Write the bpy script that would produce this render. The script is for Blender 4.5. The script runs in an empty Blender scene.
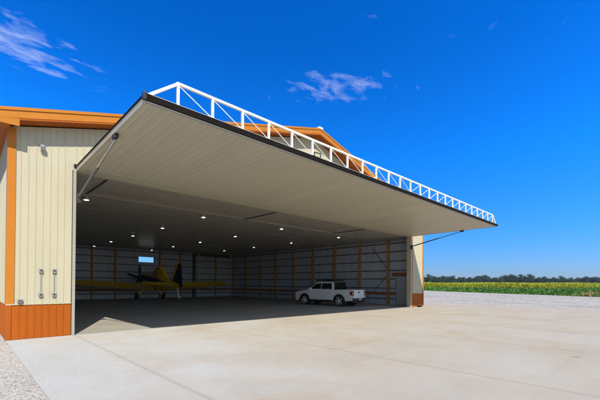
import bpy, bmesh, math, random
from mathutils import Vector, Matrix
random.seed(7)
S = bpy.context.scene
COL = S.collection
R = math.radians

# ------------------------------------------------------------------ dimensions (metres)
XC, W, XE, H, D = -1.752, 22.461, 24.572, 5.5, 28.2     # left corner, opening width, right corner, opening height, depth
XI = 24.36                                              # inner face of the right wall
HC = 5.57                                               # ceiling
XM = (XC + XE) / 2
ZP, ZE, OV, OE = 10.28, 6.64, 0.62, 0.5                 # peak, eave, rake overhang, eave overhang
SL = (ZP - ZE) / (XM - XC + OE)
def roof_z(x): return ZP - SL * abs(x - XM)
DL, DRISE, DT = 6.17, 0.10, 0.14                        # door length, rise to its outer edge, thickness
def door_z(y): return H + DRISE * (-y) / DL

# ------------------------------------------------------------------ materials
def nodes_of(name):
    m = bpy.data.materials.new(name); m.use_nodes = True
    nt = m.node_tree
    return m, nt, nt.nodes['Principled BSDF']
def N(nt, typ, **kw):
    n = nt.nodes.new(typ)
    for k, v in kw.items():
        if k in n.inputs: n.inputs[k].default_value = v
        else: setattr(n, k, v)
    return n
def coords(nt, scale=(1, 1, 1), kind='Object', rot=(0, 0, 0)):
    tc = nt.nodes.new('ShaderNodeTexCoord'); mp = nt.nodes.new('ShaderNodeMapping')
    mp.inputs['Scale'].default_value = scale; mp.inputs['Rotation'].default_value = rot
    nt.links.new(tc.outputs[kind], mp.inputs['Vector'])
    return mp.outputs['Vector']
def noise(nt, vec, scale, detail=4, rough=.55, dist=0):
    n = N(nt, 'ShaderNodeTexNoise', Scale=scale, Detail=detail, Roughness=rough, Distortion=dist)
    nt.links.new(vec, n.inputs['Vector']); return n.outputs['Fac']
def ramp(nt, fac, stops):
    r = nt.nodes.new('ShaderNodeValToRGB')
    while len(r.color_ramp.elements) < len(stops): r.color_ramp.elements.new(.5)
    for e, (p, c) in zip(r.color_ramp.elements, stops):
        e.position = p
        e.color = (*c, 1) if isinstance(c, tuple) else (c, c, c, 1)
    nt.links.new(fac, r.inputs['Fac']); return r.outputs['Color']
def mix(nt, fac, a, b, mode='MIX'):
    m = nt.nodes.new('ShaderNodeMix'); m.data_type = 'RGBA'; m.blend_type = mode
    for sock, v in ((m.inputs[0], fac), (m.inputs[6], a), (m.inputs[7], b)):
        if isinstance(v, (int, float)): sock.default_value = v
        elif isinstance(v, tuple): sock.default_value = (*v, 1)
        else: nt.links.new(v, sock)
    return m.outputs[2]
def math_n(nt, op, a, b=None, c=None):
    m = nt.nodes.new('ShaderNodeMath'); m.operation = op
    for i, v in enumerate((a, b, c)):
        if v is None: continue
        if isinstance(v, (int, float)): m.inputs[i].default_value = v
        else: nt.links.new(v, m.inputs[i])
    return m.outputs[0]
def bump(nt, bs, h, strength, dist=.02):
    b = N(nt, 'ShaderNodeBump', Strength=strength, Distance=dist)
    nt.links.new(h, b.inputs['Height']); nt.links.new(b.outputs['Normal'], bs.inputs['Normal'])
def simple(name, col, rough=.5, metal=0, var=.12, nscale=3, spec=.5, stretch=(1, 1, 1), bstr=.05, bscale=60, coat=0):
    m, nt, bs = nodes_of(name)
    v = coords(nt, stretch)
    f = noise(nt, v, nscale, 5, .6)
    dark = tuple(c * (1 - var) for c in col); lite = tuple(min(1, c * (1 + var)) for c in col)
    nt.links.new(ramp(nt, f, [(.3, dark), (.7, lite)]), bs.inputs['Base Color'])
    bs.inputs['Metallic'].default_value = metal
    bs.inputs['Specular IOR Level'].default_value = spec
    rr = ramp(nt, noise(nt, v, nscale * 2.3, 3), [(.3, max(.02, rough - .07)), (.7, min(1, rough + .07))])
    nt.links.new(rr, bs.inputs['Roughness'])
    if coat: bs.inputs['Coat Weight'].default_value = coat; bs.inputs['Coat Roughness'].default_value = .05
    if bstr: bump(nt, bs, noise(nt, coords(nt), bscale, 3), bstr, .01)
    return m

M = {}
M['cream'] = simple('cream_steel', (.43, .395, .285), .42, spec=.25, var=.05, nscale=1.2, stretch=(1, 1, .25), bstr=.03, bscale=8)
M['door_cream'] = simple('door_liner_steel', (.43, .395, .30), .42, var=.05, nscale=.7, stretch=(1.5, .2, 1), bstr=.03, bscale=5)
M['copper'] = simple('copper_painted_steel', (.33, .080, .008), .45, spec=.12, var=.10, nscale=1.6, stretch=(1, 1, .3), bstr=.03, bscale=8)
M['copper_trim'] = simple('copper_trim', (.43, .155, .018), .42, spec=.15, var=.06, nscale=2, bstr=.02, bscale=12)
M['white_trim'] = simple('jamb_white_steel', (.30, .29, .26), .5, spec=.25, var=.05)
M['white_steel'] = simple('white_painted_steel', (.76, .74, .67), .4, var=.03, nscale=4)
M['black_rubber'] = simple('black_rubber_seal', (.009, .007, .006), .85, spec=.12, var=.3, nscale=6)
M['steel'] = simple('grey_cylinder_steel', (.13, .13, .13), .4, metal=.3, var=.1, nscale=5)
M['chrome'] = simple('polished_rod', (.55, .55, .56), .18, metal=1, var=.05)
M['galv'] = simple('galvanised_steel', (.35, .36, .37), .45, metal=.7, var=.2, nscale=20)
M['wood'] = simple('laminated_post_wood', (.46, .20, .045), .7, var=.35, nscale=6, stretch=(3, 3, .35), bstr=.2, bscale=30)
M['girt'] = simple('girt_wood', (.11, .075, .055), .75, var=.3, nscale=5, stretch=(.3, .3, 4), bstr=.2, bscale=30)
M['board'] = simple('brown_treated_board', (.28, .10, .035), .7, var=.3, nscale=5, stretch=(.3, .3, 4), bstr=.2, bscale=30)
M['lining'] = simple('blue_grey_wall_lining', (.45, .515, .62), .5, var=.14, nscale=2, stretch=(1, 1, .3))
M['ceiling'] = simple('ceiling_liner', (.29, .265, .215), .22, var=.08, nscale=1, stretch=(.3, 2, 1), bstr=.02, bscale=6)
M['door_panel'] = simple('walk_door_paint', (.42, .46, .52), .45, var=.04)
M['yellow'] = simple('yellow_aircraft_paint', (.88, .56, .015), .5, spec=.3, var=.05, nscale=2, coat=0, bstr=.01)
M['navy'] = simple('navy_aircraft_paint', (.010, .012, .05), .5, spec=.25, var=.15, nscale=2, coat=0, bstr=.01)
M['blackmetal'] = simple('black_metal', (.02, .02, .02), .5, var=.2)
M['whitepaint'] = simple('white_car_paint', (.82, .83, .84), .3, var=.02, coat=.4, bstr=0)
M['darktrim'] = simple('dark_plastic_trim', (.018, .018, .02), .55, var=.2, nscale=20)
M['tyre'] = simple('tyre_rubber', (.018, .017, .016), .8, var=.25, nscale=14, bstr=.2, bscale=90)
M['alloy'] = simple('alloy_rim', (.68, .68, .67), .4, metal=.1, var=.1)
M['redlens'] = simple('red_lamp_lens', (.33, .012, .010), .15, var=.1, coat=.6)
M['plate'] = simple('number_plate', (.6, .6, .62), .4)
M['lampwhite'] = simple('lamp_housing_white', (.75, .75, .73), .35, var=.04)

def glass(name, col, rough=.05):
    m, nt, bs = nodes_of(name)
    f = noise(nt, coords(nt), 3, 2)
    nt.links.new(ramp(nt, f, [(.3, tuple(c * .85 for c in col)), (.7, col)]), bs.inputs['Base Color'])
    bs.inputs['Roughness'].default_value = rough; bs.inputs['Specular IOR Level'].default_value = .7
    return m
M['darkglass'] = glass('dark_tinted_glass', (.010, .012, .014))
m, nt, bs = nodes_of('clear_window_glass')
bs.inputs['Transmission Weight'].default_value = 1; bs.inputs['Roughness'].default_value = .02; bs.inputs['IOR'].default_value = 1.02
nt.links.new(ramp(nt, noise(nt, coords(nt), 5), [(.3, .93), (.7, .98)]), bs.inputs['Base Color'])
M['clearglass'] = m
m, nt, bs = nodes_of('lamp_diffuser')
bs.inputs['Base Color'].default_value = (.8, .8, .78, 1); bs.inputs['Roughness'].default_value = .4
nt.links.new(ramp(nt, noise(nt, coords(nt), 30), [(.3, (.95, .97, 1.)), (.7, (1., 1., 1.))]), bs.inputs['Emission Color'])
bs.inputs['Emission Strength'].default_value = 3.5
M['diffuser'] = m

def concrete(name, base, stain, pale, joints=True, rough=.75, spec=0., gx=4.55, gy=6.0):
    m, nt, bs = nodes_of(name)
    v = coords(nt)
    c = ramp(nt, noise(nt, v, .55, 6, .6), [(.30, tuple(x * .86 for x in base)), (.5, base), (.72, pale)])
    st = ramp(nt, noise(nt, coords(nt, (.35, .9, 1), rot=(0, 0, .5)), .8, 6, .62, .6), [(.50, 0.), (.68, 1.)])
    c = mix(nt, math_n(nt, 'MULTIPLY', st, .72), c, stain)
    bl = ramp(nt, noise(nt, coords(nt, (1.0, .3, 1), rot=(0, 0, -.5)), .42, 5, .6, .8), [(.48, 0.), (.66, 1.)])
    c = mix(nt, math_n(nt, 'MULTIPLY', bl, .55), c, (pale[0] * .95, pale[1] * 1.0, pale[2] * 1.08))
    if joints:
        sx_ = nt.nodes.new('ShaderNodeSeparateXYZ'); nt.links.new(v, sx_.inputs[0])
        g_ = math_n(nt, 'ADD', math_n(nt, 'ADD', math_n(nt, 'MULTIPLY', sx_.outputs['X'], .072), math_n(nt, 'MULTIPLY_ADD', sx_.outputs['Y'], -.0695, -.12)), math_n(nt, 'MULTIPLY', math_n(nt, 'SUBTRACT', noise(nt, v, .35, 5, .6), .5), 1.6))
        c = mix(nt, ramp(nt, g_, [(.0, 0.), (.75, 1.)]), mix(nt, .5, c, (.60, .615, .62)), mix(nt, .5, c, (.49, .42, .335)))
    # broom streaks and fine grit
    fine = noise(nt, coords(nt, (1, .12, 1)), 22, 3, .7)
    c = mix(nt, .2, c, ramp(nt, fine, [(.3, .55), (.7, 1.)]), 'MULTIPLY')
    if joints:      # hairline cracks and small oil spots
        vw = nt.nodes.new('ShaderNodeVectorMath'); vw.operation = 'ADD'
        dn_ = N(nt, 'ShaderNodeTexNoise', Scale=1.3, Detail=6); nt.links.new(v, dn_.inputs['Vector'])
        sc_ = nt.nodes.new('ShaderNodeVectorMath'); sc_.operation = 'SCALE'; sc_.inputs['Scale'].default_value = .9; nt.links.new(dn_.outputs['Color'], sc_.inputs[0])
        nt.links.new(v, vw.inputs[0]); nt.links.new(sc_.outputs[0], vw.inputs[1])
        ve = N(nt, 'ShaderNodeTexVoronoi', Scale=.16); ve.feature = 'DISTANCE_TO_EDGE'; nt.links.new(vw.outputs[0], ve.inputs['Vector'])
        ck = math_n(nt, 'LESS_THAN', ve.outputs['Distance'], .0012)
        ck = math_n(nt, 'MULTIPLY', ck, ramp(nt, noise(nt, v, .3, 3), [(.52, 0.), (.6, .28)]))
        c = mix(nt, ck, c, (.24, .21, .18))
        vs = N(nt, 'ShaderNodeTexVoronoi', Scale=.55); nt.links.new(vw.outputs[0], vs.inputs['Vector'])
        sp_ = ramp(nt, vs.outputs['Distance'], [(.03, .5), (.085, 0.)])
        c = mix(nt, math_n(nt, 'MULTIPLY', sp_, ramp(nt, noise(nt, v, .22, 2), [(.5, 0.), (.6, 1.)])), c, (.27, .235, .20))
    spk = noise(nt, v, 95, 2, .7)
    c = mix(nt, .3, c, ramp(nt, spk, [(.35, .6), (.6, 1.)]), 'MULTIPLY')
    # tyre scuffs: long thin dark arcs
    sc = ramp(nt, noise(nt, coords(nt, (.06, 1.6, 1), rot=(0, 0, 1.25)), 1.1, 4, .6, .3), [(.60, 1.), (.74, .72)])
    c = mix(nt, .3, c, sc, 'MULTIPLY')
    if joints:
        sep = nt.nodes.new('ShaderNodeSeparateXYZ'); nt.links.new(v, sep.inputs[0])
        wob = math_n(nt, 'MULTIPLY', math_n(nt, 'SUBTRACT', noise(nt, v, 3, 3), .5), .02)
        def line(sock, period, off, w):
            a = math_n(nt, 'PINGPONG', math_n(nt, 'ADD', math_n(nt, 'ADD', sock, off), wob), period / 2)
            return math_n(nt, 'LESS_THAN', a, w)
        lx = line(sep.outputs['X'], gx, -4.55 + 2 * gx, .012); ly = line(sep.outputs['Y'], gy, 2 * gy, .012)
        l = math_n(nt, 'MAXIMUM', lx, math_n(nt, 'MULTIPLY', ly, .12))
        c = mix(nt, math_n(nt, 'MULTIPLY', l, .26), c, (.16, .14, .12))
        # grime beside the joints
        gl = line(sep.outputs['X'], gx, -4.55 + 2 * gx, .07)
        c = mix(nt, math_n(nt, 'MULTIPLY', math_n(nt, 'MULTIPLY', gl, noise(nt, v, 2.2, 4)), .22), c, (.2, .17, .14))
    nt.links.new(c, bs.inputs['Base Color'])
    nt.links.new(ramp(nt, noise(nt, v, 2.5, 4), [(.3, rough - .12), (.7, rough + .12)]), bs.inputs['Roughness'])
    bs.inputs['Specular IOR Level'].default_value = spec
    bump(nt, bs, noise(nt, v, 60, 5, .7), .25, .006)
    return m
M['apron'] = concrete('weathered_concrete', (.555, .515, .44), (.50, .39, .27), (.62, .60, .55))
M['floor'] = concrete('smooth_hangar_floor', (.47, .44, .385), (.43, .375, .30), (.52, .495, .45), joints=False, rough=.55, spec=.3)

def gravel(name, a, b, c_, scale=18):
    m, nt, bs = nodes_of(name)
    v = coords(nt)
    vo = N(nt, 'ShaderNodeTexVoronoi', Scale=scale, Randomness=1.); nt.links.new(v, vo.inputs['Vector'])
    sep = nt.nodes.new('ShaderNodeSeparateColor'); nt.links.new(vo.outputs['Color'], sep.inputs[0])
    c = ramp(nt, sep.outputs[0], [(0, tuple(x * .62 for x in a)), (.35, a), (.7, b), (1, c_)])
    vo2 = N(nt, 'ShaderNodeTexVoronoi', Scale=scale * 2.7); nt.links.new(v, vo2.inputs['Vector'])
    sep2 = nt.nodes.new('ShaderNodeSeparateColor'); nt.links.new(vo2.outputs['Color'], sep2.inputs[0])
    c = mix(nt, .5, c, ramp(nt, sep2.outputs[1], [(0, .68), (.6, 1.)]), 'MULTIPLY')
    big = ramp(nt, noise(nt, v, .25, 5, .6), [(.35, .84), (.65, 1.04)])
    sg = nt.nodes.new('ShaderNodeSeparateXYZ'); nt.links.new(v, sg.inputs[0])
    yard_ = ramp(nt, math_n(nt, 'MULTIPLY', sg.outputs['X'], .04), [(.3, 0.), (.8, 1.)])
    c = mix(nt, yard_, c, ramp(nt, noise(nt, v, 1.6, 4, .75), [(.38, .66), (.56, 1.05)]), 'MULTIPLY')
    c = mix(nt, 1., c, big, 'MULTIPLY')
    ruts = ramp(nt, noise(nt, coords(nt, (.9, .045, 1), rot=(0, 0, .9)), .55, 4, .6), [(.50, 1.), (.62, .55)])
    c = mix(nt, math_n(nt, 'MULTIPLY', yard_, .35), c, ruts, 'MULTIPLY')
    nt.links.new(c, bs.inputs['Base Color'])
    bs.inputs['Roughness'].default_value = .95; bs.inputs['Specular IOR Level'].default_value = 0.
    h = math_n(nt, 'SUBTRACT', 1., vo.outputs['Distance'])
    bump(nt, bs, h, .5, .015)
    return m
M['gravel'] = gravel('pale_crushed_gravel', (.55, .51, .46), (.63, .59, .535), (.71, .67, .615), 30)

def ground_mat(name, cols, scale):
    m, nt, bs = nodes_of(name)
    v = coords(nt)
    c = ramp(nt, noise(nt, v, scale, 6, .65), [(.3, cols[0]), (.5, cols[1]), (.7, cols[2])])
    nt.links.new(c, bs.inputs['Base Color']); bs.inputs['Roughness'].default_value = .95
    bs.inputs['Specular IOR Level'].default_value = .1
    bump(nt, bs, noise(nt, v, scale * 20, 3), .5, .05)
    return m
M['land'] = ground_mat('far_farmland', ((.035, .06, .015), (.06, .085, .02), (.10, .10, .03)), .03)
M['soil'] = ground_mat('field_soil', ((.02, .035, .01), (.03, .045, .012), (.05, .045, .02)), .4)

def leaf(name, a, b, c_, scale, trans=.25, kind='Object'):
    m, nt, bs = nodes_of(name)
    v = coords(nt, kind=kind)
    c = ramp(nt, noise(nt, v, scale, 5, .7), [(.28, a), (.5, b), (.72, c_)])
    nt.links.new(c, bs.inputs['Base Color']); bs.inputs['Roughness'].default_value = .65
    bs.inputs['Specular IOR Level'].default_value = .25
    tr = N(nt, 'ShaderNodeBsdfTranslucent'); nt.links.new(c, tr.inputs['Color'])
    mx = N(nt, 'ShaderNodeMixShader', Fac=trans)
    out = nt.nodes['Material Output']
    nt.links.new(bs.outputs[0], mx.inputs[1]); nt.links.new(tr.outputs[0], mx.inputs[2])
    nt.links.new(mx.outputs[0], out.inputs['Surface'])
    return m
M['soy'] = leaf('soy_leaves', (.05, .135, .018), (.08, .20, .028), (.13, .25, .04), .22)
M['corn'] = leaf('ripening_crop_leaves', (.36, .46, .035), (.50, .52, .04), (.66, .57, .055), .05, .5)
M['weed'] = leaf('dry_weed', (.30, .20, .07), (.38, .28, .10), (.22, .24, .06), .8)
M['tree_a'] = leaf('dark_tree_leaves', (.022, .045, .026), (.034, .066, .036), (.05, .085, .045), .5)
M['tree_b'] = leaf('mid_tree_leaves', (.03, .055, .03), (.045, .08, .038), (.065, .10, .05), .5)
M['bark'] = simple('bark', (.06, .05, .045), .9, var=.3)

# ------------------------------------------------------------------ mesh builder
class MB:
    def __init__(s): s.v = []; s.f = []
    def quad(s, *p):
        i = len(s.v); s.v += [Vector(q) for q in p]; s.f.append(tuple(range(i, i + len(p)))); return s
    def box(s, x0, x1, y0, y1, z0, z1):
        i = len(s.v)
        s.v += [Vector((x, y, z)) for z in (z0, z1) for y in (y0, y1) for x in (x0, x1)]
        s.f += [tuple(i + k for k in f) for f in ((0, 2, 3, 1), (4, 5, 7, 6), (0, 1, 5, 4), (2, 6, 7, 3), (0, 4, 6, 2), (1, 3, 7, 5))]
        return s
    def bar(s, p0, p1, w, h, up=(0, 0, 1)):
        p0, p1 = Vector(p0), Vector(p1); d = (p1 - p0).normalized(); u = Vector(up)
        if abs(d.dot(u)) > .98: u = Vector((0, 1, 0))
        a = d.cross(u).normalized() * w / 2; b = a.cross(d).normalized() * h / 2
        i = len(s.v)
        for p in (p0, p1): s.v += [p - a - b, p + a - b, p + a + b, p - a + b]
        s.f += [tuple(i + k for k in f) for f in ((3, 2, 1, 0), (4, 5, 6, 7), (0, 1, 5, 4), (1, 2, 6, 5), (2, 3, 7, 6), (3, 0, 4, 7))]
        return s
    def loft(s, rings, cap=True, close=True):
        i = len(s.v); n = len(rings[0])
        for r in rings: s.v += [Vector(p) for p in r]
        for a in range(len(rings) - 1):
            for k in range(n if close else n - 1):
                k2 = (k + 1) % n
                s.f.append((i + a * n + k, i + a * n + k2, i + (a + 1) * n + k2, i + (a + 1) * n + k))
        if cap:
            s.f.append(tuple(i + k for k in range(n))[::-1]); s.f.append(tuple(i + (len(rings) - 1) * n + k for k in range(n)))
        return s
    def tube(s, p0, p1, r0, r1=None, n=12):
        r1 = r0 if r1 is None else r1
        p0, p1 = Vector(p0), Vector(p1); d = (p1 - p0).normalized()
        u = Vector((0, 0, 1)) if abs(d.z) < .9 else Vector((1, 0, 0))
        a = d.cross(u).normalized(); b = d.cross(a)
        rg = [[p + (a * math.cos(t) + b * math.sin(t)) * r for t in [2 * math.pi * k / n for k in range(n)]] for p, r in ((p0, r0), (p1, r1))]
        return s.loft(rg)
    def lathe(s, c, axis, prof, n=24):          # prof: (offset along axis, radius)
        c = Vector(c); d = Vector(axis).normalized()
        u = Vector((0, 0, 1)) if abs(d.z) < .9 else Vector((1, 0, 0))
        a = d.cross(u).normalized(); b = d.cross(a)
        return s.loft([[c + d * o + (a * math.cos(t) + b * math.sin(t)) * r for t in [2 * math.pi * k / n for k in range(n)]] for o, r in prof])
    def prism(s, poly, fn, t0, t1):             # poly in 2-D, fn(u, v, t) -> point
        i = len(s.v); n = len(poly)
        for t in (t0, t1): s.v += [Vector(fn(u, v, t)) for u, v in poly]
        s.f.append(tuple(i + k for k in range(n))[::-1]); s.f.append(tuple(i + n + k for k in range(n)))
        for k in range(n):
            k2 = (k + 1) % n; s.f.append((i + k, i + k2, i + n + k2, i + n + k))
        return s
    def ribs(s, fn, length, lo, hi, period=.2, depth=.018, rw=.05, top=.022, rows=1, minor=True):
        """ribbed sheet: fn(u, d, v) -> point, lo/hi give the ends of each vertical line"""
        us = [(0, 0)]
        k = .5
        while k * period < length - rw:
            c = k * period
            us += [(c - rw / 2, 0), (c - top / 2, depth), (c + top / 2, depth), (c + rw / 2, 0)]
            k += 1
        us.append((length, 0))
        i = len(s.v)
        for u, d in us:
            a, b = lo(u), hi(u)
            s.v += [Vector(fn(u, d, a)), Vector(fn(u, d, b))]
        for k in range(len(us) - 1): s.f.append((i + 2 * k, i + 2 * k + 2, i + 2 * k + 3, i + 2 * k + 1))
        return s
    def build(s, name, mat, parent=None, smooth=False, bevel=0, recalc=True, seg=2):
        me = bpy.data.meshes.new(name)
        me.from_pydata([tuple(v) for v in s.v], [], s.f)
        if recalc:
            bm = bmesh.new(); bm.from_mesh(me); bmesh.ops.recalc_face_normals(bm, faces=bm.faces); bm.to_mesh(me); bm.free()
        o = bpy.data.objects.new(name, me); COL.objects.link(o)
        me.materials.append(mat if not isinstance(mat, str) else M[mat])
        if smooth:
            for p in me.polygons: p.use_smooth = True
            try: me.set_sharp_from_angle(angle=R(38))
            except Exception: pass
        if bevel:
            b = o.modifiers.new('bevel', 'BEVEL'); b.width = bevel; b.segments = seg; b.limit_method = 'ANGLE'; b.angle_limit = R(35)
        if parent: o.parent = parent
        return o
def tag(o, label, cat=None, group=None, kind=None):
    if label: o['label'] = label
    if cat: o['category'] = cat
    if group: o['group'] = group
    if kind: o['kind'] = kind
    return o
def thing(name, label, cat, loc=(0, 0, 0), rz=0, group=None):
    o = bpy.data.objects.new(name, None); COL.objects.link(o)
    o.location = loc; o.rotation_euler = (0, 0, rz); o.empty_display_size = .3
    return tag(o, label, cat, group)
def struct(name, mb, mat, **kw):
    o = mb.build(name, mat, **kw); o['kind'] = 'structure'; return o
def copy_tree(root):
    r = root.copy(); COL.objects.link(r)
    for ch in [c for c in root.children]:
        c = ch.copy(); COL.objects.link(c); c.parent = r
        for g in [q for q in ch.children]:
            d = g.copy(); COL.objects.link(d); d.parent = c
    return r

# ------------------------------------------------------------------ ground
GZ = -.03
struct('farmland', MB().quad((-700, -700, -.30), (900, -700, -.30), (900, 900, -.30), (-700, 900, -.30)), 'land')
# camera-frame helper: depth/lateral of the yard's far edge measured on the ground
CAM = Vector((-2.7586, -13.7281, 1.7691))
FW = Vector((.695, .719, 0)); RT = Vector((.719, -.695, 0))
def gp(f, r, z=0):
    p = CAM + FW * f + RT * r; return Vector((p.x, p.y, z))
EDGE = [(-80, 150), (105, 37), (75, 43), (56, 48), (36, 60), (8, 90)]     # (depth, lateral)
yard = [gp(150, -330, GZ), gp(106, -60, GZ), gp(105, 37, GZ), gp(90, 39.6, GZ), gp(75, 43, GZ), gp(56, 48, GZ), gp(34, 60, GZ), gp(0, 90, GZ), gp(-70, 90, GZ), gp(-70, -330, GZ)]
mb = MB()
mb.v = [gp(20, -20, GZ)] + yard
n = len(yard)
mb.f = [(0, 1 + k, 1 + (k + 1) % n) for k in range(n)]
struct('gravel_yard', mb, 'gravel')
AX1 = 31.5
ap = MB().box(XC - .02, XE + .03, -45, -.004, -.25, 0)
struct('concrete_apron', ap, 'apron')
struct('concrete_side_apron', MB().quad((XE + .03, -45, -.004), (AX1, -45, -.004), (AX1, 3.8, -.004), (XE + .03, 3.8, -.004)), 'apron')
struct('hangar_floor', MB().box(XC + .2, XE - .2, 0, D - .05, -.25, 0), 'floor')

# loose stones on the gravel near the photographer: nobody could count them
mb = MB()
def stone(p, r):
    i = len(mb.v)
    a = random.random() * 6.28
    for k, (ct, zz) in enumerate(((0, 1), (1, .2), (1, .2), (1, .2), (1, .2), (0, -.6))):
        t = a + k * 1.57
        mb.v.append(p + Vector((math.cos(t) * r * ct * random.uniform(.8, 1.3), math.sin(t) * r * ct * random.uniform(.8, 1.3), zz * r * random.uniform(.6, .9))))
    for f in ((0, 1, 2), (0, 2, 3), (0, 3, 4), (0, 4, 1), (5, 2, 1), (5, 3, 2), (5, 4, 3), (5, 1, 4)): mb.f.append(tuple(i + q for q in f))
for k in range(3600):
    x = XC - .03 - abs(random.gauss(0, 1.2)); y = random.uniform(-13, 5)
    stone(Vector((x, y, GZ + .004)), random.uniform(.006, .017))
for k in range(110):
    x = XC + abs(random.gauss(0, .10)); y = random.uniform(-13, -.2)
    stone(Vector((x, y, .004)), random.uniform(.004, .010))
tag(mb.build('loose_stones', 'gravel', recalc=False), 'pale loose crushed stones beside the concrete edge', 'gravel', kind='stuff')

# ------------------------------------------------------------------ hangar
hg = thing('hangar', 'cream steel hangar with copper orange trim and its wide hydraulic door swung open', 'hangar', (0, 0, 0))
def P(name, mb, mat, parent=None, **kw): return mb.build(name, mat, parent or hg, **kw)
WZ = 1.06                                      # wainscot height
JL = -.085                                      # left jamb trim
roofline = lambda x: roof_z(x) - .30
# front wall: left pier, right pier, gable above the opening
def pier(name, mat, fn_):
    for x0, x1 in ((XC, JL - .02), (W + .28, XE)): P(name, fn_(x0, x1), mat, recalc=False)
def screws(mb, x0, x1, zs, y):
    for z in zs:
        x = x0 + .19
        while x < x1 - .04:
            p = Vector((x, y, z)); q = [p + Vector((dx * .011, 0, dz * .011)) for dx, dz in ((-1, -1), (1, -1), (1, 1), (-1, 1))]
            t_ = [p + (a - p) * .55 + Vector((0, -.009, 0)) for a in q]
            mb.quad(*t_)
            for k in range(4): mb.quad(q[k], q[(k + 1) % 4], t_[(k + 1) % 4], t_[k])
            x += .19
    return mb
pier('pier_wall', 'cream', lambda x0, x1: screws(MB(), x0, x1, (1.22, 1.9, 2.7, 3.5, 4.3, 5.1, 5.9), -.0005).ribs(lambda u, d, v: (x0 + u, -d, v), x1 - x0, lambda u: WZ + .012, lambda u: roofline(x0 + u), period=.19, depth=.015))
P('gable_wall', MB().ribs(lambda u, d, v: (JL - .02 + u, -d, v), W + .28 - JL + .02, lambda u: H + .32, lambda u: roofline(JL - .02 + u)), 'cream', recalc=False)
pier('front_wainscot', 'copper', lambda x0, x1: screws(MB(), x0, x1, (.10, .93), -.0125).ribs(lambda u, d, v: (x0 + u, -.012 - d, v), x1 - x0, lambda u: .012, lambda u: WZ, period=.19, depth=.02))
P('wainscot_cap', MB().box(XC - .03, JL - .02, -.045, -.001, WZ, WZ + .035), 'cream')
P('wainscot_cap', MB().box(W + .28, XE + .03, -.045, -.001, WZ, WZ + .035), 'cream')
# corners
ct = MB()
ct.box(XC - .035, XC + .17, -.04, .0, WZ + .036, roofline(XC) - .02).box(XC - .035, XC - .003, .0, .17, WZ + .036, roofline(XC) - .02)
P('corner_trim', ct, 'copper_trim')
ct = MB().box(XE - .10, XE + .035, -.04, 0, WZ + .036, roofline(XE) - .02).box(XE + .003, XE + .035, 0, .17, WZ + .036, roofline(XE) - .02)
P('corner_trim', ct, 'copper_trim')
ct = MB().box(XC - .035, XC + .10, -.046, -.002, .01, WZ - .001).box(XC - .035, XC - .003, -.002, .1, .01, WZ - .001)
P('corner_wainscot_trim', ct, 'copper')
ct = MB().box(XE - .06, XE + .035, -.046, -.002, .01, WZ - .001).box(XE + .003, XE + .035, -.002, .1, .01, WZ - .001)
P('corner_wainscot_trim', ct, 'copper')
# side and back walls (ribbed sheets)
eave = ZE - .24
sw = MB().ribs(lambda u, d, v: (XC - d, u, v), D, lambda u: WZ + .012, lambda u: eave)
P('side_wall', sw, 'cream', recalc=False)
sw = MB().ribs(lambda u, d, v: (XE + d, u, v), D, lambda u: WZ + .012, lambda u: eave)
P('side_wall', sw, 'cream', recalc=False)
P('side_wainscot', MB().ribs(lambda u, d, v: (XC - .012 - d, u, v), D, lambda u: .012, lambda u: WZ), 'copper', recalc=False)
P('side_wainscot', MB().ribs(lambda u, d, v: (XE + .012 + d, u, v), D, lambda u: .012, lambda u: WZ), 'copper', recalc=False)
WX0, WX1, WZ0, WZ1 = 11.87, 13.64, 4.14, 4.76     # window in the back wall
bw = MB()
bw.quad((XC, D, 0), (WX0, D, 0), (WX0, D, roofline(WX0)), (XC, D, roofline(XC)))
bw.quad((WX1, D, 0), (XE, D, 0), (XE, D, roofline(XE)), (WX1, D, roofline(WX1)))
bw.quad((WX0, D, 0), (WX1, D, 0), (WX1, D, WZ0), (WX0, D, WZ0))
bw.quad((WX0, D, WZ1), (WX1, D, WZ1), (WX1, D, roofline(WX1)), (WX0, D, roofline(WX0)))
P('back_wall', bw, 'cream', recalc=False)
# interior linings
lb = MB()
for (a, b, z0, z1) in ((XC + .16, WX0, .0, HC), (WX1, XI, .0, HC), (WX0, WX1, 0, WZ0), (WX0, WX1, WZ1, HC)):
    lb.ribs(lambda u, d, v, a=a: (a + u, D - .20 + d, v), b - a, lambda u, z0=z0: z0, lambda u, z1=z1: z1, period=.3, depth=.018)
P('wall_lining', lb, 'lining', recalc=False)
P('wall_lining', MB().ribs(lambda u, d, v: (XI + d, .3 + u, v), D - .5, lambda u: 0, lambda u: HC, period=.3, depth=.018), 'lining', recalc=False)
P('wall_lining', MB().ribs(lambda u, d, v: (XC + .16 - d, .3 + u, v), D - .5, lambda u: 0, lambda u: HC, period=.3, depth=.018), 'lining', recalc=False)
# inner faces of the two front piers
P('pier_lining', MB().quad((XC + .16, .30, 0), (JL, .30, 0), (JL, .30, HC), (XC + .16, .30, HC)), 'lining')
P('pier_lining', MB().quad((W + .28, .30, 0), (XI, .30, 0), (XI, .30, HC), (W + .28, .30, HC)), 'lining')
# window
wf = MB()
for b in ((WX0 - .05, WX1 + .05, WZ0 - .05, WZ0), (WX0 - .05, WX1 + .05, WZ1, WZ1 + .05), (WX0 - .05, WX0, WZ0, WZ1), (WX1, WX1 + .05, WZ0, WZ1)):
    wf.box(b[0], b[1], D - .22, D + .02, b[2], b[3])
win = P('window', wf, 'darktrim')
P('pane', MB().box(WX0, WX1, D - .04, D - .025, WZ0, WZ1), 'clearglass', win)
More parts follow.
